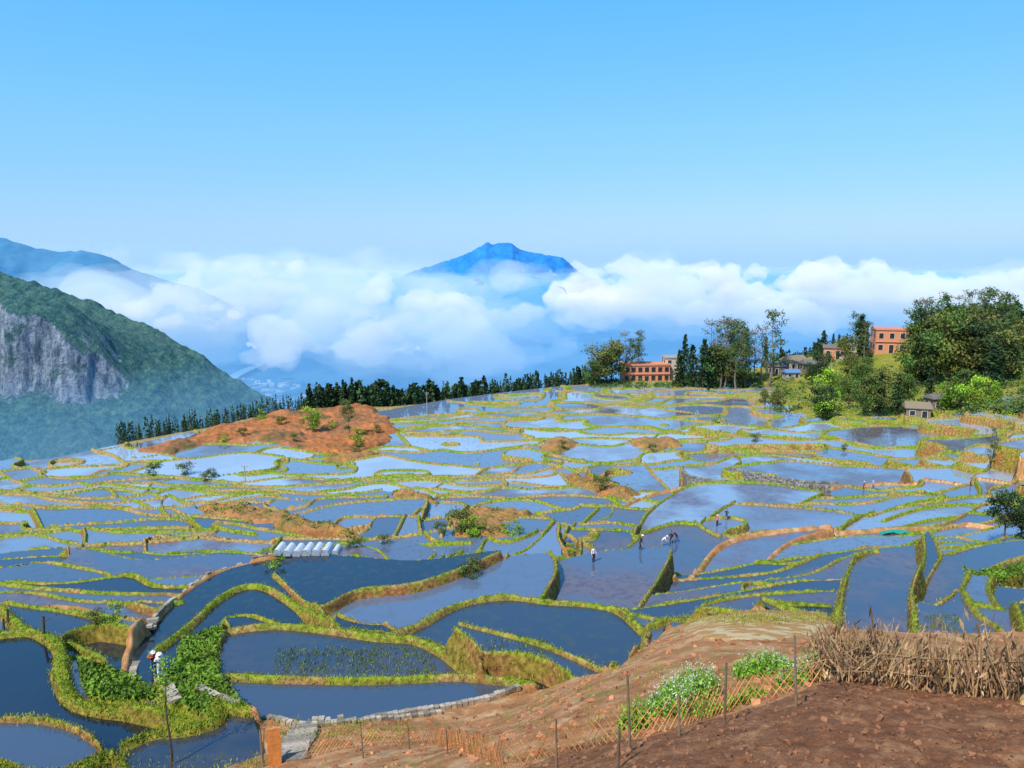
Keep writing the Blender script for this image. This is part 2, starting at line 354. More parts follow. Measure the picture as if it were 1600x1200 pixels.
Zt=np.where(iswater|((YY>90)&~land)|field,Zt,k)
V=np.stack([XX,YY,Zt],-1).reshape(-1,3)
idx=np.arange(NL*NA).reshape(NL,NA)
Q=np.stack([idx[:-1,:-1],idx[:-1,1:],idx[1:,1:],idx[1:,:-1]],-1)
wv=(~land)&(D>hw*.5)
Zs=np.where(wv,np.maximum(Zt,level),Zt)
c4=[clab[:-1,:-1],clab[:-1,1:],clab[1:,1:],clab[1:,:-1]]
wf=(c4[0]==c4[1])&(c4[1]==c4[2])&(c4[2]==c4[3])&(c4[0]>0)
wf&=wv[:-1,:-1]&wv[:-1,1:]&wv[1:,1:]&wv[1:,:-1]
allw=iswater[:-1,:-1]&iswater[:-1,1:]&iswater[1:,1:]&iswater[1:,:-1]&wf
R_=np.where(field,1.,np.where(plot,.3,np.where(fg,.6,0)));R_=np.where((PW>0)&(D<hw),.45,R_)
MK=np.stack([R_,np.where(green,1.,np.where(vil,.7,np.where(mound,.4,np.where(redhot,1.,np.where(land,.15,G))))),np.where(red,.95,np.where(vil,.12,np.where(mound,.65,0)))],-1).reshape(-1,3)
def sub(name,facesel,Vv,mats,attrs):
    q=Q[facesel];u,inv=np.unique(q,return_inverse=True);return quadmesh(name,Vv[u],inv.reshape(-1,4),mats,None,{k:a[u] for k,a in attrs.items()})
M,nt,b=mat('terrace_earth');_,mr,mg,mb=attr(nt,'mask')
g=N(nt,'ShaderNodeNewGeometry');sx=N(nt,'ShaderNodeSeparateXYZ');nt.links.new(g.outputs['Normal'],sx.inputs[0])
n1=noise(nt,.35,5);n2=noise(nt,3.,5);n3=noise(nt,14.,3)
grass=ramp(nt,n2,[(.3,(.05,.105,.008)),(.5,(.175,.26,.018)),(.7,(.36,.40,.035))])
dry=ramp(nt,n2,[(.3,(.17,.10,.035)),(.5,(.36,.24,.085)),(.7,(.54,.40,.16))])
gf=math_(nt,'ADD',math_(nt,'MULTIPLY',mg,1.),math_(nt,'MULTIPLY',math_(nt,'SUBTRACT',n1,.5),2.3))
gf=math_(nt,'ADD',gf,math_(nt,'MULTIPLY',math_(nt,'SUBTRACT',n3,.5),1.2))
gf=ramp(nt,gf,[(.3,0.),(.72,1.)])
col=mix(nt,gf,dry,grass)
earth=ramp(nt,n2,[(.3,(.12,.045,.016)),(.55,(.30,.12,.04)),(.75,(.46,.23,.085))])
steep=ramp(nt,sx.outputs[2],[(.45,1.),(.82,0.)])
col=mix(nt,math_(nt,'MULTIPLY',steep,math_(nt,'SUBTRACT',.95,math_(nt,'MULTIPLY',gf,.4))),col,earth)
slope=ramp(nt,noise(nt,.8,6),[(.3,(.32,.13,.045)),(.5,(.50,.23,.09)),(.7,(.68,.41,.20))])
slope=mix(nt,ramp(nt,noise(nt,.5,5,rough=.7),[(.52,0.),(.66,.8)]),slope,(.19,.20,.035))
slope=mix(nt,ramp(nt,noise(nt,7.,5,rough=.7),[(.5,0.),(.7,.5)]),slope,(.16,.07,.028))
plotc=mix(nt,ramp(nt,noise(nt,1.1,2),[(.5,0.),(.58,.8)]),(.52,.27,.09),(.72,.54,.28))
brown=ramp(nt,noise(nt,1.6,8,rough=.75),[(.3,(.13,.05,.023)),(.5,(.26,.108,.046)),(.68,(.44,.22,.10))])
brown=mix(nt,ramp(nt,noise(nt,12.,5,rough=.75),[(.5,0.),(.72,.55)]),brown,(.09,.038,.02))
fgc=mix(nt,ramp(nt,mr,[(.35,0.),(.45,1.)]),plotc,slope);fgc=mix(nt,ramp(nt,mr,[(.7,0.),(.85,1.)]),fgc,brown)
redc=ramp(nt,noise(nt,.14,7,rough=.65),[(.35,(.07,.095,.022)),(.43,(.20,.10,.045)),(.51,(.36,.135,.055)),(.61,(.54,.17,.06)),(.74,(.48,.28,.15))])
redc=mix(nt,math_(nt,'MULTIPLY',mg,.68),redc,ramp(nt,noise(nt,.5,5),[(.35,(.30,.09,.035)),(.6,(.62,.18,.05))]))
redc=mix(nt,ramp(nt,noise(nt,.9,5,rough=.7),[(.5,0.),(.62,.65)]),redc,(.08,.095,.028))
col=mix(nt,mb,col,redc);col=mix(nt,ramp(nt,mr,[(.05,0.),(.25,1.)]),col,fgc)
nt.links.new(col,b.inputs['Base Color']);b.inputs['Roughness'].default_value=.95;b.inputs['Specular IOR Level'].default_value=.15
bump(nt,b,noise(nt,22.,5,rough=.7),.8,.06)
sub('terraced_hillside_ground',~allw,V,[M],{'mask':MK})
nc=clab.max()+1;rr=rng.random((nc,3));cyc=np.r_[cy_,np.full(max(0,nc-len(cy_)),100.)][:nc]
far_sheen=np.clip((cyc-38)/110,0,1);rr[:,0]=np.clip(far_sheen*.68+.46*rr[:,0]-.08,0,1)  # cell tone brightens with distance, sky reflection painted in, plus random variation
def ij(x,y):
    a=x/y;return int(round(min(max((math.log(y)-Lv[0])/dL,0),NL-1.01))),int(round(min(max((a-av[0])/da,0),NA-1.01)))
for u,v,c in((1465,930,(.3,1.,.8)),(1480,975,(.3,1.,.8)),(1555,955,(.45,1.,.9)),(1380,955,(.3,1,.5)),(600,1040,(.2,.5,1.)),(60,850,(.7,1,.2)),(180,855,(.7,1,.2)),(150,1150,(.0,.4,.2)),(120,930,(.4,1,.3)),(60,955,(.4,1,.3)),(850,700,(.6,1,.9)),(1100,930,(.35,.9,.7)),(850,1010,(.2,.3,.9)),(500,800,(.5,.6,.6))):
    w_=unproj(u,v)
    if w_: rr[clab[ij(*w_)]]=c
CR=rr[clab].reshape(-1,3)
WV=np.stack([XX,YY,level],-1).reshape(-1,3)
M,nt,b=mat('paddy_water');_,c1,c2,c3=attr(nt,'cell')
n1=noise(nt,.09,6);n2=noise(nt,1.2,6,rough=.7)
base=ramp(nt,c1,[(0.,(.008,.012,.019)),(.25,(.04,.056,.083)),(.5,(.115,.155,.225)),(.75,(.20,.27,.36)),(1.,(.37,.45,.53))])  # dark-to-bright ramp puts the grazing sky reflection into the base colour
mud=ramp(nt,n2,[(.35,(.08,.05,.055)),(.65,(.20,.135,.125))])
mf=math_(nt,'MULTIPLY',ramp(nt,n1,[(.43,0.),(.58,1.)]),ramp(nt,c2,[(.35,0.),(.8,.9)]))
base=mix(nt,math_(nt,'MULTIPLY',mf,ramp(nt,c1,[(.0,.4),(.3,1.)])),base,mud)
weed=ramp(nt,n2,[(.52,0.),(.62,1.)]);wz=math_(nt,'MULTIPLY',weed,ramp(nt,c3,[(.2,0.),(.8,.8)]))
base=mix(nt,wz,base,mix(nt,c1,(.03,.036,.02),(.14,.155,.15)))
nt.links.new(base,b.inputs['Base Color']);b.inputs['IOR'].default_value=1.8
r=math_(nt,'ADD',.015,math_(nt,'MULTIPLY',wz,.25));nt.links.new(r,b.inputs['Roughness'])
bump(nt,b,noise(nt,2.2,3),.05,.05)
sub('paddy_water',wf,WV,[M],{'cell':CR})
print('mesh',time.time()-T0)
def gz(x,y): return float(Zt[ij(x,y)])
def lz(x,y): return float(max(Zt[ij(x,y)],level[ij(x,y)]))
def place(u,v,dy=0.):
    w=unproj(u,v,Zs)
    if w is None:
        a=rayd(u,v);a=a[0]/a[1];y=float(np.interp(a,RA,RY))-1;w=(a*y,y)
    x,y=w
    if dy: x,y=x*(y+dy)/y,y+dy
    return (x,y,gz(x,y))
# ---------------------------------------------------------------- vegetation
LEAF=tinted('leaf_green',(.08,.14,.028));LEAFD=tinted('leaf_dark',(.034,.072,.024));LEAFY=tinted('leaf_bright',(.21,.37,.03));LEAFB=tinted('leaf_olive',(.125,.15,.038))
BARK=tinted('bark',(.10,.07,.045));TWIG=tinted('twig_grey',(.22,.19,.15));STRAW=tinted('dry_straw',(.47,.31,.15));WOODM=tinted('weathered_wood',(.25,.17,.10))
def broad(h,w,nl,ls,leafm,ncl=18,bare=.28):
    A=Acc();t=[np.array([0,0,-.4])]
    for i in range(5): t.append(np.array([rng.normal()*.02*h,rng.normal()*.02*h,(i+1)/5*h*.8]))
    r=h*.022
    for i in range(5): A.tube(t[i],t[i+1],r*(1-i*.16),r*(1-(i+1)*.16),0)
    for c in range(ncl):
        th=rng.uniform(0,6.28);zz=rng.uniform(bare,1.);rad=w/2*math.sqrt(max(.05,1-((zz-.6)/.45)**2))*rng.uniform(.3,1.)
        p=np.array([math.cos(th)*rad,math.sin(th)*rad,zz*h]);s0=np.array([0,0,max(.2,zz-.22)*h*.9])
        A.tube(s0,p,r*.35,r*.1,0,n=4)
        m=int(nl/ncl);C=p+rng.normal(size=(m,3))*np.array([1,1,.7])*w*.10*rng.uniform(.7,1.3)
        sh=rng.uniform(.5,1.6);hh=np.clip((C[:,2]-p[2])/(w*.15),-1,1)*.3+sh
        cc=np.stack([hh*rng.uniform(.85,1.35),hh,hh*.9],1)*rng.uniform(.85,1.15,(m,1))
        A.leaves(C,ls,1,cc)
    return A.make('m_broad',[BARK,leafm],obj=False)
def conifer(h,w,nlev=16,k=8,leafm=LEAFD):
    A=Acc();A.tube((0,0,-.4),(0,0,h),h*.015,h*.002)
    for i in range(nlev):
        z=h*(.12+.86*i/nlev);R=w/2*(1-z/h)**.75*rng.uniform(.75,1.15)+.05*w
        for j in range(k):
            th=rng.uniform(0,6.28);rr=R*rng.uniform(.6,1.1);m=7
            tt=rng.uniform(.15,1,m);C=np.stack([np.cos(th)*rr*tt,np.sin(th)*rr*tt,z-.25*rr*tt+rng.normal(size=m)*.02*h],1)
            sh=rng.uniform(.5,1.5);A.leaves(C,w*.075,1,np.full((m,3),sh),flat=.3)
    return A.make('m_con',[BARK,leafm],obj=False)
def sparse(h,w,leafm,nl=1300):
    A=Acc();x=0;y=0;pp=[np.array([0,0,-.4])]
    for i in range(8): x+=rng.normal()*.012*h;y+=rng.normal()*.012*h;pp.append(np.array([x,y,(i+1)/8*h]))
    for i in range(8): A.tube(pp[i],pp[i+1],h*.014*(1-i/8.6),h*.014*(1-(i+1)/8.6),0)
    nc=26
    for c in range(nc):
        zz=rng.uniform(.3,1.);b0=pp[min(8,int(zz*8))];th=rng.uniform(0,6.28);L=w/2*rng.uniform(.3,1)*(1.15-.5*abs(zz-.65)/.35)
        p=b0+np.array([math.cos(th)*L,math.sin(th)*L,L*rng.uniform(.2,.7)]);A.tube(b0,p,h*.004,h*.0012,0,n=4)
        for q in range(3):
            p2=p+rng.normal(size=3)*L*.25;A.tube((b0+p)/2,p2,h*.002,h*.0008,0,n=3)
            m=int(nl/nc/3);C=p2+rng.normal(size=(m,3))*w*.075;A.leaves(C,w*.04,1,np.full((m,3),rng.uniform(.6,1.4)))
    return A.make('m_sparse',[TWIG,leafm],obj=False)
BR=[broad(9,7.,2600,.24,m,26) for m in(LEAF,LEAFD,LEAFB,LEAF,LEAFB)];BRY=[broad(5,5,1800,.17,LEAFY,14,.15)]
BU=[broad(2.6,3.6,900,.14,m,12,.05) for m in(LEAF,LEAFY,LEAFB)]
CO=[conifer(10,4.2),conifer(10,3.4,18),conifer(10,5,14)]
SPA=[sparse(16,5,LEAF),sparse(16,4.4,LEAFB),sparse(16,6,LEAF,1700),sparse(16,5,TWIG,500)]
def put(name,me,loc,s=1.,sz=None,rz=None):
    o=bpy.data.objects.new(name,me);COL.objects.link(o);o.location=loc;o.rotation_euler[2]=rng.uniform(0,6.28) if rz is None else rz
    o.scale=(s,s,s if sz is None else sz);return o
def tree(kind,u,v,hpx,name=None,dy=0):
    p=place(u,v,dy);hm=hpx*p[1]/F
    base={'b':(BR,9,'broadleaf_tree'),'y':(BRY,5,'bright_green_tree'),'c':(CO,10,'conifer_tree'),'s':(SPA,16,'tall_sparse_tree'),'u':(BU,2.6,'bush')}[kind]
    me=base[0][int(rng.integers(len(base[0])))];s=hm/base[1];return put(name or base[2],me,p,s*rng.uniform(.9,1.05),s)
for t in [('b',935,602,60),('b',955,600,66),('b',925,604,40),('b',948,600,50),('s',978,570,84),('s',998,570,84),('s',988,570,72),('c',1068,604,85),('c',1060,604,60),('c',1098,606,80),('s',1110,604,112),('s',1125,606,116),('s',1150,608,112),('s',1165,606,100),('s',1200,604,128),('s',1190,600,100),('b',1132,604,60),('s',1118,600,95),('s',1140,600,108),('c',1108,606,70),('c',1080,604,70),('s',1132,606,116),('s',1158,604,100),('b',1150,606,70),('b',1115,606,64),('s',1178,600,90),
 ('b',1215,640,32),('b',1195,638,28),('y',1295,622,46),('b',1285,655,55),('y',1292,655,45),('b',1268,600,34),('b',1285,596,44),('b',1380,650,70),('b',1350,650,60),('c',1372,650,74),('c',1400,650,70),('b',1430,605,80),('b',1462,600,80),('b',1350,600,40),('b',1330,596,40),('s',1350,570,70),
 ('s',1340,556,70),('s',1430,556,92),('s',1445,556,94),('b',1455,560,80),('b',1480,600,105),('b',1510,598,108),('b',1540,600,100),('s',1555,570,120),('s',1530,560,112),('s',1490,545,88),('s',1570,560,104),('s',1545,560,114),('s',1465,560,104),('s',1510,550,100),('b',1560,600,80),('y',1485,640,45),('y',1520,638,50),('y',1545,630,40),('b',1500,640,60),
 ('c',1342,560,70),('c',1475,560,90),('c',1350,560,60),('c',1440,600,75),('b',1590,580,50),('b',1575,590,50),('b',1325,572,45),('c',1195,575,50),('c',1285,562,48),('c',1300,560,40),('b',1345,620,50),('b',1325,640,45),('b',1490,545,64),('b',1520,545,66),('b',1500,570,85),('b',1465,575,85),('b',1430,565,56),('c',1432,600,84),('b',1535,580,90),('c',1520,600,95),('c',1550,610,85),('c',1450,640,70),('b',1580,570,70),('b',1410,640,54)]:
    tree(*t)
tree('y',487,672,36,'lone_round_tree');tree('s',545,682,60);tree('u',560,690,20);tree('s',1545,732,72,'young_tree');tree('b',1570,838,75,'leafy_tree');tree('b',1595,838,60)
for t in [(720,832,36),(740,835,30),(800,838,26),(690,832,18),(735,900,26),(740,890,20),(560,706,16),(330,745,16),(290,742,20),(320,752,14),(240,742,18),(940,766,22),(1120,660,14),(880,700,12),(1180,690,14),(553,855,20),(600,850,18),(180,970,30),(150,975,22),(1020,705,12),(1320,702,10),(1290,702,10),(430,885,22),(895,862,14),(540,640,14),(460,690,12),(590,676,12),(440,664,14),(380,680,12),(520,668,12),(350,690,12),(410,655,14)]:
    tree('u',*t)
def mini(A,x,y,z,h,w,sh):
    A.tube((x,y,z-.5),(x,y,z+h*.3),.1,.08,0,n=3)
    m=int(26+h*3);t=rng.uniform(.08,1,m);r=(1-t)*w/2*rng.uniform(.6,1.1,m);th=rng.uniform(0,6.28,m)
    C=np.stack([x+np.cos(th)*r,y+np.sin(th)*r,z+t*h],1);A.leaves(C,w*.17,1,np.full((m,3),sh)*rng.uniform(.6,1.4,(m,1)))
A=Acc()
def row(u0,u1,hm,n,off=(0,25),wf=.33):
    for i in range(n):
        u=rng.uniform(u0,u1);a=rayd(u,640);a=a[0]/a[1];y=float(np.interp(a,RA,RY))+rng.uniform(*off);h=hm*rng.uniform(.6,1.25)
        mini(A,a*y,y,gz(a*y,y),h,h*wf*rng.uniform(.8,1.3),rng.uniform(.5,1.6))
row(180,480,5.5,320,(0,14),.3);row(480,800,7,460,(0,22),.45);row(800,930,7,160,(0,15),.45);row(1190,1350,9,240,(4,30),.4);row(1350,1420,9,70,(8,30),.5);row(1420,1620,10,250,(-6,30),.6);row(560,760,9,140,(4,20),.7);row(480,560,8,60,(0,12),.5)
A.make('conifer_forest',[BARK,LEAFD])
A=Acc()
for i in range(1300):
    u=rng.uniform(920,1640);v=rng.uniform(545,645) if u>1200 else rng.uniform(585,606)
    if 1195<u<1420 and 530<v<600 and rng.random()<.55: continue
    if 1360<u<1415 and v<570: continue
    if 965<u<1056 and v<600: continue
    x,y,z=place(u,v);r=rng.uniform(.6,2.4);m=40
    C=np.array([x,y,z+r*.5])+rng.normal(size=(m,3))*np.array([r,r,r*.6])*.6;sh=rng.uniform(.5,1.9);A.leaves(C,.35,1,np.tile([sh*1.1,sh,sh],(m,1)))
A.make('hillside_shrubs',[BARK,LEAF])
BL=tinted('grass_blades',(.21,.29,.03))
ii,jj=np.where((D<hw*.8)&~land&(YY<95)&(YY>24)&(PW<.5));pw_=(1/YY[ii,jj]**.5)*(G[ii,jj]+.1);pk=rng.choice(len(ii),60000,p=pw_/pw_.sum())
C=np.stack([XX[ii,jj],YY[ii,jj],Zt[ii,jj]+.04],1)[pk]+rng.normal(size=(60000,3))*np.array([.08,.08,.02])
sh=.35+1.3*fbm(C[:,0]/3,C[:,1]/3,3,2.);A=Acc();A.leaves(C,.10,0,np.stack([sh*rng.uniform(.8,1.8,len(C)),sh,sh*.8],1),up=True)
ii,jj=np.where(green);pk=rng.integers(0,len(ii),14000);C=np.stack([XX[ii,jj],YY[ii,jj],Zt[ii,jj]+.1],1)[pk]+rng.normal(size=(14000,3))*np.array([.1,.1,.1])
sh=.2+1.4*fbm(C[:,0]/1.5,C[:,1]/1.5,3,2.);A.leaves(C,.13,0,np.stack([sh*.8,sh,sh*.8],1))
ii,jj=np.where(mound);pk=rng.integers(0,len(ii),7000);C=np.stack([XX[ii,jj],YY[ii,jj],Zt[ii,jj]+.15],1)[pk]+rng.normal(size=(7000,3))*np.array([.15,.15,.12])
ok=fbm(C[:,0]/3,C[:,1]/3,3,6.)>.5;C=C[ok];sh=.2+1.2*fbm(C[:,0]/1.5,C[:,1]/1.5,3,2.);A.leaves(C,.2,0,np.stack([sh*.9,sh,sh*.8],1))
A.make('bund_grass',[BL])
# ---------------------------------------------------------------- buildings
BRK=simple('orange_brick',(.66,.27,.15),.9,.12,3.);PLA=simple('cream_plaster',(.58,.47,.35),.9,.12,2.);CON=simple('grey_concrete',(.38,.36,.33),.9,.2,1.5);DARK=simple('dark_opening',(.03,.03,.035),.4,.2);TIL=simple('grey_roof_tile',(.16,.14,.13),.9,.3,4.);THA=simple('thatch',(.24,.19,.12),1.,.3,5.);BLU=simple('blue_sheet_roof',(.12,.22,.42),.6,.1);WHT=simple('white_frame',(.7,.68,.64),.7,.05);MUDB=simple('mud_brick',(.24,.18,.12),.95,.25,3.)
def house(name,u,v,w,d,h,yaw,fl=2,nw=4,wall=BRK,roof='flat',rm=CON,dy=0,gal=False):
    p=place(u,v,dy);e=bpy.data.objects.new(name,None);COL.objects.link(e);e.location=p;e.rotation_euler[2]=yaw
    def ch(A,nm,ms):
        o=A.make(nm,ms);o.parent=e;return o
    A=Acc();A.box((0,0,h/2-.75),(w,d,h+1.5));ch(A,'walls',[wall])
    A=Acc();B=Acc();fh=h/fl
    for f in range(fl):
        for i in range(nw):
            x=-w/2+(i+.5)*w/nw;ww=w/nw*(.6 if gal else .42);wh=fh*(.55 if gal else .45);z=f*fh+fh*.52
            if f==0 and i==nw//2: wh=fh*.75;z=wh/2+.02
            B.box((x,-d/2-.03,z),(ww+.24,.1,wh+.24));A.box((x,-d/2-.065,z),(ww,.1,wh))
        for s in(-1,1):
            for q in range(2):
                A.box((s*(w/2+.03),-d/4+q*d/2,f*fh+fh*.55),(.1,d*.2,fh*.42))
    ch(A,'windows_and_door',[DARK]);ch(B,'frames',[WHT if not gal else wall])
    A=Acc()
    if roof=='flat':
        A.box((0,0,h+.12),(w+.7,d+.7,.24));
        for s in(-1,1): A.box((0,s*(d/2+.2),h+.5),(w+.4,.16,.5));A.box((s*(w/2+.2),0,h+.5),(.16,d+.1,.5))
        if fl>1: A.box((0,-d/2-.25,fh),(w+.3,.5,.16))
    else:
        rh=d*.32;o=.5;X=w/2+o;Y=d/2+o
        Vt=[(-X,-Y,h-.1),(X,-Y,h-.1),(X,Y,h-.1),(-X,Y,h-.1),(-X*.93,0,h+rh),(X*.93,0,h+rh),(-X,-Y,h+.1),(X,-Y,h+.1),(X,Y,h+.1),(-X,Y,h+.1)]
        A.add(Vt,[[3,2,1,0],[6,7,5,4],[8,9,4,5],[0,1,7,6],[2,3,9,8],[1,2,8,7],[3,0,6,9],[9,6,4,4],[7,8,5,5]])
    ch(A,'roof',[rm]);return e
house('brick_house',1007,586,21,8,7.6,.08,2,7,BRK,'flat',BRK,gal=True)
house('plaster_house',1049,585,7.5,7,10.,.05,3,2,PLA,'flat',CON)
house('brick_house',1387,550,13.5,10,10.5,-.2,2,3,BRK,'flat',BRK)
house('village_house',1240,578,9,7,4.2,.3,1,3,PLA,'gable',THA);house('village_house',1212,584,8,6,3.6,-.2,1,3,MUDB,'gable',TIL);house('village_house',1268,580,8,6,3.4,.1,1,2,MUDB,'gable',TIL)
house('shed',1236,590,6,4,2.2,.1,1,2,CON,'gable',BLU);house('village_house',1300,560,8,6,5,-.3,1,2,BRK,'gable',TIL);house('village_house',1320,560,7,6,6,.2,2,2,PLA,'flat',CON)
house('farm_hut',1432,650,6.5,5,3.,-.3,1,2,MUDB,'gable',THA);house('farm_hut',1462,640,5,4,3.6,.2,1,2,MUDB,'gable',TIL)
house('village_house',1595,540,12,9,7,-.4,2,3,CON,'flat',TIL);house('village_house',1572,552,7,6,4,.1,1,2,BRK,'gable',TIL)
for u,v,h in((667,640,30),(1297,600,34),(383,752,26)):
    p=place(u,v);hm=h*p[1]/F;A=Acc();A.tube((0,0,-.5),(0,0,hm),.14,.09,n=8);A.box((0,0,hm*.93),(1.6,.12,.12));A.box((0,0,hm*.83),(1.1,.12,.12))
    for s in(-.6,0,.6): A.tube((s,0,hm*.95),(s,0,hm*.95+.25),.05,.03)
    o=A.make('utility_pole',[CON]);o.location=p
# ---------------------------------------------------------------- stonework and paths
STO=tinted('field_stone',(.27,.25,.21));CONT=tinted('canal_concrete',(.40,.33,.24))
def walk(s,step,k=3):
    w=[unproj(*q) for q in cat(pl(s),k)];w=np.array([q for q in w if q]);d=np.r_[0,np.cumsum(np.hypot(*np.diff(w,axis=0).T))]
    t=np.arange(0,d[-1],step);return np.stack([np.interp(t,d,w[:,0]),np.interp(t,d,w[:,1])],1)
def wall(name,s,h,th=.5,bl=.55,crs=5,m=STO,sink=.3):
    A=Acc();w=walk(s,bl)
    for c in range(crs):
        for i in range(len(w)-1):
            p=(w[i]+w[i+1])/2;an=math.atan2(*(w[i+1]-w[i])[::-1])
            z=gz(*p) if crs==1 else float(np.interp(i,[0,len(w)],[lz(*w[0]),lz(*w[-1])]))*.5+.5*float(Hg[ij(*p)])
            hh=h/crs;A.box((p[0],p[1],z-sink+hh*(c+.5)),(bl*rng.uniform(.8,1.02),th*rng.uniform(.8,1.15),hh*.96),0,np.ones(3)*rng.uniform(.5,1.3),an,.03 if crs>1 else .008)
    return A.make(name,[m])
wall('stone_retaining_wall',"1066,752 1080,762 1130,768 1210,772 1300,776",2.6,.6,.5,6)
wall('stone_retaining_wall',"1135,742 1180,750 1240,757 1310,761",1.9,.5,.5,5)
wall('stone_canal_edge',"385,1122 470,1132 560,1128 690,1115 760,1103 820,1087",.3,.28,.3,1,CONT,.05)
wall('stone_canal_edge',"395,1130 470,1141 560,1137 690,1124",.22,.24,.3,1,CONT,.02)
wall('irrigation_canal_edge',"240,962 290,940 350,925 430,917 500,913 540,915",.2,.25,.45,1,CONT,.08)
wall('concrete_path',"193,1030 200,1000 215,985 240,962",.2,.8,.4,1,CONT,.06);wall('concrete_path',"250,1065 262,1085 275,1105",.2,.6,.35,1,CONT,.06)
wall('concrete_path',"455,1200 468,1165 480,1135",.25,1.2,.5,1,CONT,.08);wall('concrete_path',"310,1085 345,1100 375,1118",.4,.4,.4,1,CONT,.1)
A=Acc()
for i in range(7):
    x,y,z=place(434+i*15,866);z=lz(x,y);r=.38
    for q in range(8):
        t0,t1=math.pi*q/8,math.pi*(q+1)/8
        A.add([(x+math.cos(t0)*r,y-.4,z+math.sin(t0)*r*1.5),(x+math.cos(t1)*r,y-.4,z+math.sin(t1)*r*1.5),(x+math.cos(t1)*r,y+1.6,z+math.sin(t1)*r*1.5),(x+math.cos(t0)*r,y+1.6,z+math.sin(t0)*r*1.5)],[[0,1,2,3]],0)
        if q<4: 
            a,b_=math.pi*q/8,math.pi*(q+1)/8
            A.add([(x+math.cos(a)*r,y-.38,z+math.sin(a)*r*1.5),(x+math.cos(b_)*r,y-.38,z+math.sin(b_)*r*1.5),(x-math.cos(b_)*r,y-.38,z+math.sin(b_)*r*1.5),(x-math.cos(a)*r,y-.38,z+math.sin(a)*r*1.5)],[[0,1,2,3]],0,(.5,.55,.6))
PLS=tinted('plastic_film',(.62,.64,.66),.35);A.make('plastic_seedling_tunnels',[PLS])
NET=tinted('green_netting',(.02,.30,.22));A=Acc();x0,y0,z0=place(1400,834)
gx,gy=np.meshgrid(np.linspace(-2,2,30),np.linspace(-.6,.6,10));hz_=.55*fbm(gx*1.8+5,gy*3,3,1.)*(1-(gx/2.1)**2)+.25*(np.abs(gx)<1.9)
I=np.arange(300).reshape(10,30);A.add(np.stack([gx+x0,gy+y0,hz_+z0+.1],-1).reshape(-1,3),np.stack([I[:-1,:-1],I[:-1,1:],I[1:,1:],I[1:,:-1]],-1).reshape(-1,4));A.make('green_netting_pile',[NET])
# ---------------------------------------------------------------- foreground fences
A=Acc();w=walk("1285,1078 1330,1082 1400,1090 1500,1102 1600,1112 1680,1120",.02,3)
for i,(x,y) in enumerate(w):
    z=gz(x,y);x+=rng.normal()*.14;y+=rng.normal()*.14;h=rng.uniform(.7,1.5)*(1+.3*(rng.random()<.12));lx,ly=rng.normal()*.26,rng.normal()*.2
    sh=rng.uniform(.25,1.35);c=np.array([sh,sh*rng.uniform(.82,1),sh*.9]);mid=(x+lx*.45+rng.normal()*.03,y+ly*.5,z+h*.5)
    A.tube((x,y,z-.1),mid,.014,.012,0,c,4);A.tube(mid,(x+lx,y+ly,z+h),.012,.006,0,c,4)
    m=5;t=rng.uniform(.1,1,m);C=np.stack([x+lx*t+rng.normal(size=m)*.07,y+ly*t+rng.normal(size=m)*.07,z+h*t-.06],1);A.leaves(C,.13,0,np.tile(c*rng.uniform(.5,1.3),(m,1)),up=True)
for k_ in(.45,.85):
    for i in range(0,len(w)-50,50): A.tube((w[i][0],w[i][1]-.2,gz(*w[i])+k_),(w[i+50][0],w[i+50][1]-.2,gz(*w[i+50])+k_),.022,.022,0,(.6,.6,.6),5)
for i in range(60):
    x,y,z=place(rng.uniform(1285,1400),rng.uniform(1060,1085));a=rng.uniform(0,3.14);L=rng.uniform(.5,1.1);A.tube((x,y,z+rng.uniform(.2,.9)),(x+math.cos(a)*L,y+math.sin(a)*.4,z+rng.uniform(.3,1.5)),.012,.007,0,np.ones(3)*rng.uniform(.3,1.),4)
A.make('corn_stalk_fence',[STRAW])
def lattice(name,s,h,posts):
    A=Acc();w=walk(s,.16)
    for i in range(len(w)-4):
        for dlt in(0,3):
            a,b_=(w[i],w[i+3]) if dlt==0 else (w[i+3],w[i]);c=np.array([1.3,.85,.6])*rng.uniform(.7,1.4)
            A.tube((a[0],a[1],gz(*a)),(b_[0]+rng.normal()*.02,b_[1],gz(*b_)+h*rng.uniform(.85,1.1)),.011,.008,0,c,3)
    for u,v,hh in posts:
        x,y,z=place(u,v);A.tube((x,y,z-.2),(x+rng.normal()*.06,y+rng.normal()*.05,z+hh),.03,.022,1,np.ones(3)*rng.uniform(.6,1.1),7)
    A.make(name,[STRAW,WOODM])
lattice('bamboo_lattice_fence',"790,1215 870,1195 980,1172 1060,1152 1140,1125 1230,1098 1300,1080",.75,[(870,1200,1.1),(985,1172,1.5),(1132,1130,1.3),(1245,1105,1.5),(1062,1150,.9),(965,1200,.8)])
lattice('bamboo_lattice_fence',"470,1195 540,1178 620,1172 700,1178 790,1215",.7,[(568,1185,1.4),(640,1170,1.),(410,1190,1.4),(700,1180,.9)])
CLD=tinted('soil_clods',(.25,.11,.05));A=Acc();ii,jj=np.where(field&(YY<22)&(np.abs(AA)<.9));pk=rng.integers(0,len(ii),6000)
for i_,j_ in zip(ii[pk],jj[pk]):
    r=.01+.04*rng.random()**3;A.box((XX[i_,j_]+rng.normal()*.02,YY[i_,j_],Zt[i_,j_]+r*.2),(r*2,r*1.6,r*1.5),0,np.ones(3)*rng.uniform(.6,1.4),rng.uniform(0,3),r*.35)
ii,jj=np.where(fg&~field&~plot&(YY<40)&(AA>-.4));pk=rng.integers(0,len(ii),2500)
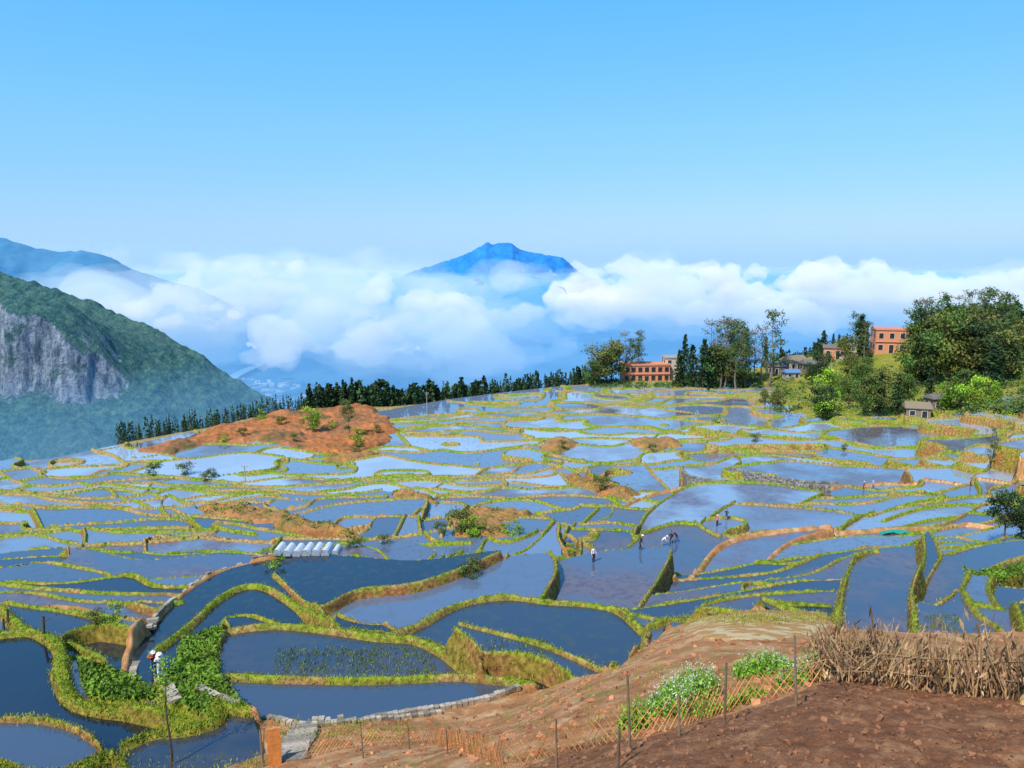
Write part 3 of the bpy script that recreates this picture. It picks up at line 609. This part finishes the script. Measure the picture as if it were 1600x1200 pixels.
for i_,j_ in zip(ii[pk],jj[pk]):
    r=.03+.08*rng.random()**3;A.box((XX[i_,j_],YY[i_,j_],Zt[i_,j_]+r*.1),(r*2,r*1.6,r*1.2),0,np.array([1.6,1.5,1.4])*rng.uniform(.5,1.5),rng.uniform(0,3),r*.35)
A.make('soil_clods',[CLD])
PET=tinted('white_petals',(.72,.76,.62));VEG=tinted('vegetable_leaf',(.19,.36,.035))
def flower(u,v,r,h,wf=.5):
    x,y,z=place(u,v);A=Acc();n_=int(260*r*r)+60
    for i in range(n_):
        th=rng.uniform(0,6.28);q=r*math.sqrt(rng.random());px,py=x+math.cos(th)*q,y+math.sin(th)*q;zz=gz(px,py);hh=h*rng.uniform(.4,1)*(1-.5*(q/r)**2)
        tp=np.array([px+rng.normal()*.06,py+rng.normal()*.06,zz+hh]);A.tube((px,py,zz),tp,.006,.004,0,(1,1,1),3)
        m=7;t=rng.uniform(.05,.85,m)[:,None];C=np.array([px,py,zz])*(1-t)+tp*t+rng.normal(size=(m,3))*.06;A.leaves(C,.055,0,np.full((m,3),rng.uniform(.5,1.5)))
        if rng.random()<wf: C=tp+rng.normal(size=(6,3))*.04;A.leaves(C,.019,1,np.full((6,3),rng.uniform(.8,1.1)))
    A.make('flowering_vegetable_plants',[VEG,PET])
flower(1080,1090,.8,1.3,.75);flower(1045,1118,.65,1.2,.7);flower(1185,1055,.75,1.1,.3);flower(1265,1065,.8,1.,.45);flower(990,1140,.35,1.,.1);flower(1102,1118,.3,.5,0);flower(1175,1095,.3,.4,0);flower(1150,1105,.25,.4,0);flower(1215,1045,.4,.7,.3)
A=Acc()
for i in range(1500):
    if i<420: u,v=rng.uniform(180,640),rng.uniform(1180,1215)
    elif i<900: u,v=rng.uniform(1040,1320),rng.normal(968,5)
    else: u,v=rng.uniform(700,1300),rng.uniform(1010,1190)
    if i<420 and u>420: v=rng.uniform(1130,1160)
    x,y,z=place(u,v);m=9
    if i>=900 and (fbm(x/2.5,y/2.5,2,8.)<.4 or field[ij(x,y)]): continue
    A.leaves(np.array([x,y,z+.12])+rng.normal(size=(m,3))*.12,.07,0,np.tile(np.array([1.3,1,1])*rng.uniform(.5,1.6),(m,1)),up=True)
A.make('edge_weeds',[BL])
x,y,z=place(268,1195);A=Acc();hh=4.6;pp=[np.array([x+math.sin(i*1.3)*.05,y,z+hh*i/6]) for i in range(7)]
for i in range(6): A.tube(pp[i],pp[i+1],.06*(1-i/7),.06*(1-(i+1)/7),0)
for i in range(34):
    k_=rng.integers(1,7);p=pp[k_];q=p+np.array([rng.normal()*.25,rng.normal()*.25,rng.uniform(.1,.45)]);A.tube(p,q,.014,.005,0,n=4)
    if k_>3: A.leaves(q+rng.normal(size=(14,3))*.12,.05,1,np.full((14,3),rng.uniform(.6,1.5)))
A.make('bare_sapling',[BARK,LEAFY])
x,y,z=place(430,1196);A=Acc();A.box((x,y,z+.8),(.5,.06,1.6),0,(1,1,1),.3);A.tube((x-.5,y+.1,z-.2),(x-.55,y+.1,z+1.5),.05,.04,1);A.make('orange_board',[simple('orange_paint',(.62,.22,.05)),WOODM])
for u,v in((5,985),(68,990),(12,975)):
    x,y,z=place(u,v);A=Acc();A.tube((x,y,z-.2),(x+.1,y,z+1.1),.09,.07,0,n=7);A.tube((x+.1,y,z+.8),(x+.5,y,z+1.),.05,.03,0);A.make('tree_stump',[BARK])
A=Acc()
for (u0,u1,v0,v1,n_) in((430,680,1012,1052,420),(600,760,835,850,60),(1420,1500,960,985,80),(760,860,1000,1030,60)):
    for i in range(n_):
        w_=unproj(rng.uniform(u0,u1),rng.uniform(v0,v1),Zs);x,y=w_
        if not iswater[ij(x,y)]: continue
        A.leaves(np.array([x,y,level[ij(x,y)]+.05])+rng.normal(size=(6,3))*np.array([.12,.12,.02]),.09,0,np.full((6,3),rng.uniform(.3,1.1)),up=True)
A.make('pond_reeds',[BL])
# ---------------------------------------------------------------- people
SKIN=simple('skin',(.42,.25,.17),.6,.08);HAIR=simple('black_hair',(.02,.018,.016),.5,.2)
CM_={k:simple('cloth_'+k,c,.9,.1,10) for k,c in dict(white=(.75,.75,.75),black=(.025,.025,.03),red=(.5,.03,.04),pink=(.7,.25,.3),blue=(.05,.10,.3),grey=(.25,.25,.27)).items()}
def person(u,v,shirt,pants,hat=None,bend=.1,yaw=0.,stride=.12,arms='down',load=False,h=1.74):
    x,y,z=place(u,v);z=max(z,lz(x,y)-.15);k=h/1.65;e=bpy.data.objects.new('farmer',None);COL.objects.link(e);e.location=(x,y,z);e.rotation_euler[2]=yaw
    hip=np.array([0,0,.86]);up=np.array([0,-math.sin(bend),math.cos(bend)]);fw=np.array([0,-math.cos(bend),-math.sin(bend)])
    V=[];E=[];R=[];T=[]
    def a(p,r,par,t):
        V.append(np.array(p)*k);R.append(r*k);T.append(t)
        if par is not None: E.append((par,len(V)-1))
        return len(V)-1
    pe=a(hip,.135,None,1);s1=a(hip+up*.2,.12,pe,0);s2=a(hip+up*.42,.13,s1,0);nk=a(hip+up*.53,.05,s2,2);hd=a(hip+up*.60,.05,nk,2)
    for s in(-1,1):
        hj=a(hip+np.array([s*.09,0,-.06]),.095,pe,1);kn=a((s*.10,-.04+s*stride*.5,.46),.062,hj,1);an=a((s*.10,s*stride,.08),.04,kn,1);a((s*.11,s*stride-.14,.03),.038,an,3)
        sh=a(hip+up*.46+np.array([s*.17,0,0]),.055,s2,0)
        if arms=='down': el_=hip+up*.2+np.array([s*.23,-.02,0]);wr=el_+np.array([s*.01,-.10,-.22])
        elif arms=='reach': el_=hip+up*.42+np.array([s*.2,-.1,-.22]);wr=el_+np.array([-s*.04,-.18,-.12])
        else: el_=hip+up*.26+np.array([s*.26,.04,0]);wr=el_+np.array([-s*.12,-.2,.1])
        eb=a(el_,.042,sh,0);wv_=a(wr,.028,eb,2);dv=(wr-el_)/np.linalg.norm(wr-el_);pm_=a(wr+dv*.06,.026,wv_,2)
        for f in range(5):
            off=np.array([(f-1.5)*.018*s,0,0]) if f<4 else np.array([-s*.045,-.02,0]);ln=(.075,.085,.08,.065,.05)[f]
            q=a(wr+dv*(.10 if f<4 else .05)+off,.0095,pm_,2);a(wr+dv*((.10 if f<4 else .05)+ln*.9)+off*1.2+np.array([0,-.015,-.01]),.008,q,2)
    me=bpy.data.meshes.new('body');me.from_pydata([tuple(p) for p in V],E,[]);o=bpy.data.objects.new('body',me);COL.objects.link(o)
    o.modifiers.new('s','SKIN');sv=me.skin_vertices[0].data
    for i,r in enumerate(R): sv[i].radius=(r,r*.82 if i<3 else r)
    sv[0].use_root=True;o.modifiers.new('ss','SUBSURF').levels=1;o.modifiers['ss'].render_levels=1
    dg=bpy.context.evaluated_depsgraph_get();m2=bpy.data.meshes.new_from_object(o.evaluated_get(dg));o.modifiers.clear();o.data=m2;m2.name='body'
    for mm in(CM_[shirt],CM_[pants],SKIN,HAIR): m2.materials.append(mm)
    VA=np.array(V)
    for p in m2.polygons:
        p.use_smooth=True;p.material_index=T[int(np.argmin(((VA-np.array(p.center))**2).sum(1)-np.array([r*r for r in R])))]
    o.parent=e
    hc=(hip+up*.70)*k
    def ball(nm,c,r,m,sc_=(1,1,1)):
        bm=bmesh.new();bmesh.ops.create_uvsphere(bm,u_segments=16,v_segments=10,radius=r*k);me=bpy.data.meshes.new(nm);bm.to_mesh(me);bm.free();me.materials.append(m)
        for p in me.polygons:p.use_smooth=True
        q=bpy.data.objects.new(nm,me);COL.objects.link(q);q.parent=e;q.location=tuple(c);q.scale=sc_;q.rotation_euler[0]=bend;return q
    ball('head',hc,.1,SKIN,(.82,.95,1.15));ball('hair',hc+(up*.022-fw*.022)*k,.103,HAIR if not hat else CM_[hat],(.9,.98,1.1))
    ball('nose',hc+fw*.097*k,.014,SKIN,(.8,1,1.4))
    for s in(-1,1):
        ball('eye',hc+(fw*.088+up*.012+np.array([s*.032,0,0]))*k,.009,HAIR);ball('ear',hc+np.array([s*.084,0,0])*k,.02,SKIN,(.4,.8,1.2))
    ball('mouth',hc+(fw*.088-up*.05)*k,.012,CM_['pink'],(1.6,.5,.5))
    if hat: ball('hat_brim',hc+up*.06*k,.13,CM_[hat],(1.1,1.1,.3))
    if load: ball('carried_bundle',(hip+up*.38-fw*.2)*k,.2,CM_[load],(1,.7,1.15))
    return e
person(240,1048,'red','blue','white',.5,.6,arms='fwd',load='grey');person(252,1062,'white','white','white',.35,.4,arms='fwd',load='white')
person(927,878,'white','black',None,.1,.5,.05);person(1000,859,'black','black','white',.3,1.2);person(1034,853,'white','grey','white',.9,1.4,arms='reach')
person(1049,849,'black','black',None,.2,-.8);person(1058,847,'black','blue','red',.7,-1.2,arms='reach');person(1120,822,'pink','black','white',.1,.3,load='red');person(1135,812,'black','blue',None,.15,-.5,arms='fwd')
person(1349,764,'red','black','white',.1,.7);person(1364,764,'pink','blue','white',.15,-.7);person(1516,760,'red','black',None,.1,1.)
# ---------------------------------------------------------------- far landscape
def hill(name,xs,ys,fn,m):
    X,Y=np.meshgrid(xs,ys);Zz=fn(X,Y);I=np.arange(X.size).reshape(X.shape)
    q=np.stack([I[:-1,:-1],I[:-1,1:],I[1:,1:],I[1:,:-1]],-1).reshape(-1,4)
    return quadmesh(name,np.stack([X,Y,Zz],-1).reshape(-1,3),q,[m])
M,nt,b=mat('haze_tinted_forest_slope')
g=N(nt,'ShaderNodeNewGeometry');sx=N(nt,'ShaderNodeSeparateXYZ');nt.links.new(g.outputs['True Normal'],sx.inputs[0])
fo=ramp(nt,noise(nt,.10,8,rough=.75),[(.34,(.022,.08,.10)),(.5,(.06,.16,.15)),(.66,(.14,.27,.18))])  # forest greens with aerial haze blue painted into them
fo=mix(nt,ramp(nt,noise(nt,.012,4),[(.45,0.),(.65,.4)]),fo,(.13,.22,.18))
mp=N(nt,'ShaderNodeMapping');mp.inputs['Scale'].default_value=(1,1,.22);nt.links.new(g.outputs['Position'],mp.inputs['Vector'])
rk=ramp(nt,noise(nt,.11,8,vec=mp.outputs[0],rough=.75),[(.38,(.05,.09,.13)),(.5,(.22,.27,.33)),(.62,(.42,.46,.52))])  # rock greys, pushed towards blue to paint in haze
rk=mix(nt,ramp(nt,noise(nt,.04,6,rough=.7),[(.54,0.),(.62,.9)]),rk,(.05,.13,.12))
nt.links.new(mix(nt,ramp(nt,sx.outputs[2],[(.44,1.),(.52,0.)]),fo,rk),b.inputs['Base Color']);b.inputs['Roughness'].default_value=1;b.inputs['Specular IOR Level'].default_value=.1
bump(nt,b,noise(nt,.12,6,rough=.7),1.,10.)
FS=M
def pr(xs,zs): return lambda x: np.interp(x,xs,zs)
prof_l=pr([-2200,-1300,-1000,-865,-728,-610,-528,-464,-410,-337,-240,-100],[110,40,14,-4,-28,-66,-100,-130,-160,-194,-255,-340])
def fl(X,Y):
    c=1100+60*np.sin(X/170);base=prof_l(X*1100/np.maximum(c,1))
    z=base-.42*np.maximum(0,c-Y)*(.75+.5*fbm(X/160,Y/160,3,2.))-.5*np.maximum(0,Y-c)
    gul=np.abs(fbm((X+Y*.3)/120,Y/260,4,8.)-.5)*60
    edge=905+35*fbm(X/24,Y*0,4,3.)+20*np.sin(X/40)
    cl=np.exp(-(np.abs(X+640)/140)**4)*ss((Y-edge)/22)*86*(1-ss((Y-950)/130))
    return np.maximum(z-gul+cl,-345)+11*fbm(X/11,Y/11,4,4.)+9*fbm(X/30,Y/30,3,14.)
hill('forested_mountain_slope',np.linspace(-1500,-60,600),np.linspace(430,1400,600),fl,FS)
M2,nt,b=mat('haze_tinted_ridge_forest');nt.links.new(ramp(nt,noise(nt,.012,8,rough=.7),[(.3,(.03,.17,.32)),(.7,(.08,.24,.38))]),b.inputs['Base Color']);b.inputs['Roughness'].default_value=1  # distance haze put into the ridge's blue base colour
pf=pr([-3200,-2050,-1720,-1560,-1420,-1200,-950,-600],[260,130,64,24,2,-60,-150,-330])
ridge=lambda X,Y:np.maximum(pf(X)-.55*np.abs(Y-2600)+50*(fbm(X/150,Y/150,5,6.)-.5)+10*fbm(X/25,Y/25,3),-400)
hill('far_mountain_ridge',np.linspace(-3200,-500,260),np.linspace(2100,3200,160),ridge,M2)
M3,nt,b=mat('haze_tinted_mountain');nt.links.new(ramp(nt,noise(nt,.012,8,rough=.7),[(.3,(.006,.14,.40)),(.7,(.025,.25,.56))]),b.inputs['Base Color']);b.inputs['Roughness'].default_value=1  # atmospheric blue painted as the mountain's base colour
pu=[560,600,645,680,705,735,752,760,775,800,812,830,850,880,905,950];pz=[455,440,424,412,404,392,382,376,378,377,386,391,396,404,424,450]
xs=[at(u,v,7000)[0] for u,v in zip(pu,pz)];zs=[at(u,v,7000)[2] for u,v in zip(pu,pz)]
pm=pr(xs,zs)
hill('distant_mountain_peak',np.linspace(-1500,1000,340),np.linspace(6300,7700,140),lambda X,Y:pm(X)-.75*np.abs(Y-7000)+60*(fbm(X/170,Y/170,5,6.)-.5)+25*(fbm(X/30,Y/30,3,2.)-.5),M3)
M4,nt,b=mat('haze_tinted_valley_floor');nt.links.new(ramp(nt,noise(nt,.01,6),[(.3,(.02,.10,.20)),(.7,(.09,.21,.28))]),b.inputs['Base Color']);b.inputs['Roughness'].default_value=1  # ground colour carries the valley's blue haze
vfl=lambda X,Y:-360+60*fbm(X/500,Y/500,4)
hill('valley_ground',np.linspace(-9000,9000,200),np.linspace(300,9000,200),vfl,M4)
hill('ground_far_plain',np.linspace(-60000,60000,8),np.linspace(8900,60000,8),lambda X,Y:-420+0*X,M4)
A=Acc()
for i in range(170):
    t=rng.random();y=rng.uniform(1450,2100);x=-.33*y+rng.normal()*60;z=float(vfl(np.array([x]),np.array([y]))[0]);s_=rng.uniform(5,14);A.box((x,y,z+3),(s_*1.6,s_,rng.uniform(4,8)),0,np.ones(3)*rng.uniform(.6,1.3),rng.uniform(-1,1))
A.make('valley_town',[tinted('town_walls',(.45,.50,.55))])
rx=np.linspace(0,1,60);rp=np.stack([-.345*(1300+rx*1300)+50*np.sin(rx*9),1300+rx*1300],1);A=Acc()
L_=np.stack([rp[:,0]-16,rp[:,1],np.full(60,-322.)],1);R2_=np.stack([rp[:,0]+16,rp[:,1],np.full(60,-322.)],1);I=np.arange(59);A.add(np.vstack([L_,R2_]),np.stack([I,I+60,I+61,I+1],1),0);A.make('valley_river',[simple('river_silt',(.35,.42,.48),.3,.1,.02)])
def volmat(name,dens,col,em,emc,g=0.):
    m=bpy.data.materials.new(name);m.use_nodes=True;nt=m.node_tree
    nt.nodes.remove(nt.nodes['Principled BSDF']);o=nt.nodes['Material Output']
    v=N(nt,'ShaderNodeVolumePrincipled');v.inputs['Color'].default_value=(*col,1);v.inputs['Density'].default_value=dens
    v.inputs['Anisotropy'].default_value=g;v.inputs['Emission Strength'].default_value=em;v.inputs['Emission Color'].default_value=(*emc,1)
    nt.links.new(v.outputs[0],o.inputs['Volume']);return m
CMt=volmat('cloud_vapour',.015,(1,1,1),.015*.42,(.82,.91,1.))  # self-emission stands in for light scattered many times inside the cloud
MM=volmat('mist_vapour',.0023,(.92,.97,1),.0023*.36,(.6,.83,1.))  # faint emission added in place of repeated scattering in the mist
HZ=volmat('valley_haze',.0007,(.30,.65,1.),.0007*.44,(.12,.46,.95))  # blue emission added to brighten the haze beyond its scattered light
def puffs(name,L,m,vox,disp,ds):
    bm=bmesh.new()
    for (x,y,z,r,fz) in L:
        bmesh.ops.create_icosphere(bm,subdivisions=2,radius=r,matrix=Matrix.Translation((x,y,z))@Matrix.Diagonal((1.35,1,fz,1)))
    me=bpy.data.meshes.new(name);bm.to_mesh(me);bm.free();me.materials.append(m)
    o=bpy.data.objects.new(name,me);COL.objects.link(o)
    r=o.modifiers.new('r','REMESH');r.mode='VOXEL';r.voxel_size=vox;r.use_smooth_shade=True
    for d,s in zip(disp,ds):
        t=bpy.data.textures.new(name,'CLOUDS');t.noise_scale=s;t.noise_depth=4
        q=o.modifiers.new('d','DISPLACE');q.texture=t;q.strength=d;q.mid_level=.5;q.texture_coords='GLOBAL'
    return o
def bank(spec):
    L=[]
    for (n,u0,u1,v0,v1,y0,y1,r0,r1) in spec:
        for i in range(n):
            t=rng.random();u=u0+(u1-u0)*t;v=rng.uniform(v0,v1);y=rng.uniform(y0,y1);r=rng.uniform(r0,r1)*y/F;x,yy,z=at(u,v,y);L.append((x,yy,z,r,.6))
    return L
puffs('cloud_bank',bank([(84,900,1750,445,510,2500,3400,16,42),(16,900,1160,415,445,2600,3000,10,26),(20,1180,1750,425,450,2700,3200,10,26),(12,1270,1400,412,440,2500,3000,14,26),(14,1480,1750,432,462,2500,3000,14,30),(44,640,960,458,505,2500,3200,10,24),(30,180,640,440,490,2500,3400,10,24),(16,300,520,412,432,3000,3800,5,14),(32,390,650,505,560,1700,2100,12,30),(14,560,760,480,525,2200,2600,12,26),(18,130,380,455,510,1500,2200,8,20)]),CMt,13,(90,52),(130,38))
puffs('valley_mist',bank([(90,90,720,425,530,1500,2700,30,66),(36,680,1750,430,510,2200,3200,36,70),(34,300,900,510,575,1500,2100,22,46),(24,120,640,398,425,3200,4200,14,26),(20,620,960,432,452,3600,5200,12,22)]),MM,28,(120,60),(200,80))
def vbox(name,c,s,m):
    A=Acc();A.box(c,s);A.make(name,[m])
vbox('valley_haze',(0,3700,-350),(14000,6500,420),HZ)
for i,(top,dn) in enumerate(((-140,.00005),(-60,.00004),(30,.00003),(130,.000022),(260,.000016),(430,.000012),(650,.000009),(950,.000006))):
    vbox('horizon_haze',(0,36000+i*37,(top-900)/2),(130000+i*91,56000,top+900),volmat('horizon_haze',dn,(.66,.88,1.),dn*.24,(.45,.75,1.)))  # slight blue emission added to lift the haze brightness
M5,nt,b=mat('cloud_sea');nt.links.new(ramp(nt,noise(nt,.0009,6),[(.3,(.35,.58,.80)),(.7,(.65,.8,.92))]),b.inputs['Base Color']);b.inputs['Roughness'].default_value=1
hill('cloud_sea',np.linspace(-30000,30000,300),np.r_[np.linspace(7400,14000,220),np.linspace(14100,50000,120)],lambda X,Y:-400+220*fbm(X/700,Y/900,5,3.)+.0*Y,M5)
# ---------------------------------------------------------------- world, sun, camera
el=math.radians(50);azx,azy=-.62,-.78
w=bpy.data.worlds.new('World');sc.world=w;w.use_nodes=True;nt=w.node_tree
bg=nt.nodes['Background'];out=nt.nodes['World Output']
sk=N(nt,'ShaderNodeTexSky',sky_type='NISHITA');sk.sun_disc=False;sk.sun_elevation=el;sk.sun_rotation=math.atan2(azx,azy);sk.air_density=1.;sk.dust_density=.3
nt.links.new(sk.outputs[0],bg.inputs[0]);bg.inputs[1].default_value=.05
tc=N(nt,'ShaderNodeTexCoord');sx=N(nt,'ShaderNodeSeparateXYZ');nt.links.new(tc.outputs['Generated'],sx.inputs[0])
cr=ramp(nt,sx.outputs[2],[(0.,(.10,.38,.80)),(.06,(.12,.42,.85)),(.15,(.11,.47,.94)),(.30,(.05,.44,1.)),(1.,(.03,.22,.70))])
b2=N(nt,'ShaderNodeBackground');nt.links.new(cr,b2.inputs[0]);b2.inputs[1].default_value=.86
ad=N(nt,'ShaderNodeAddShader');nt.links.new(bg.outputs[0],ad.inputs[0]);nt.links.new(b2.outputs[0],ad.inputs[1]);nt.links.new(ad.outputs[0],out.inputs[0])
s=bpy.data.lights.new('sun','SUN');s.energy=5.0;s.angle=math.radians(.5);s.color=(1,.95,.87)
so=bpy.data.objects.new('sun',s);COL.objects.link(so)
dirv=Vector((azx*math.cos(el),azy*math.cos(el),math.sin(el))).normalized();so.rotation_euler=dirv.to_track_quat('Z','Y').to_euler()
cam=bpy.data.cameras.new('camera');cam.lens=36*F/1600;cam.clip_end=200000;cam.clip_start=.1
co=bpy.data.objects.new('camera',cam);COL.objects.link(co);co.rotation_euler=(math.radians(90)-PITCH,0,0);sc.camera=co
sc.view_settings.view_transform='Standard';sc.view_settings.look='None'
print('done',time.time()-T0)
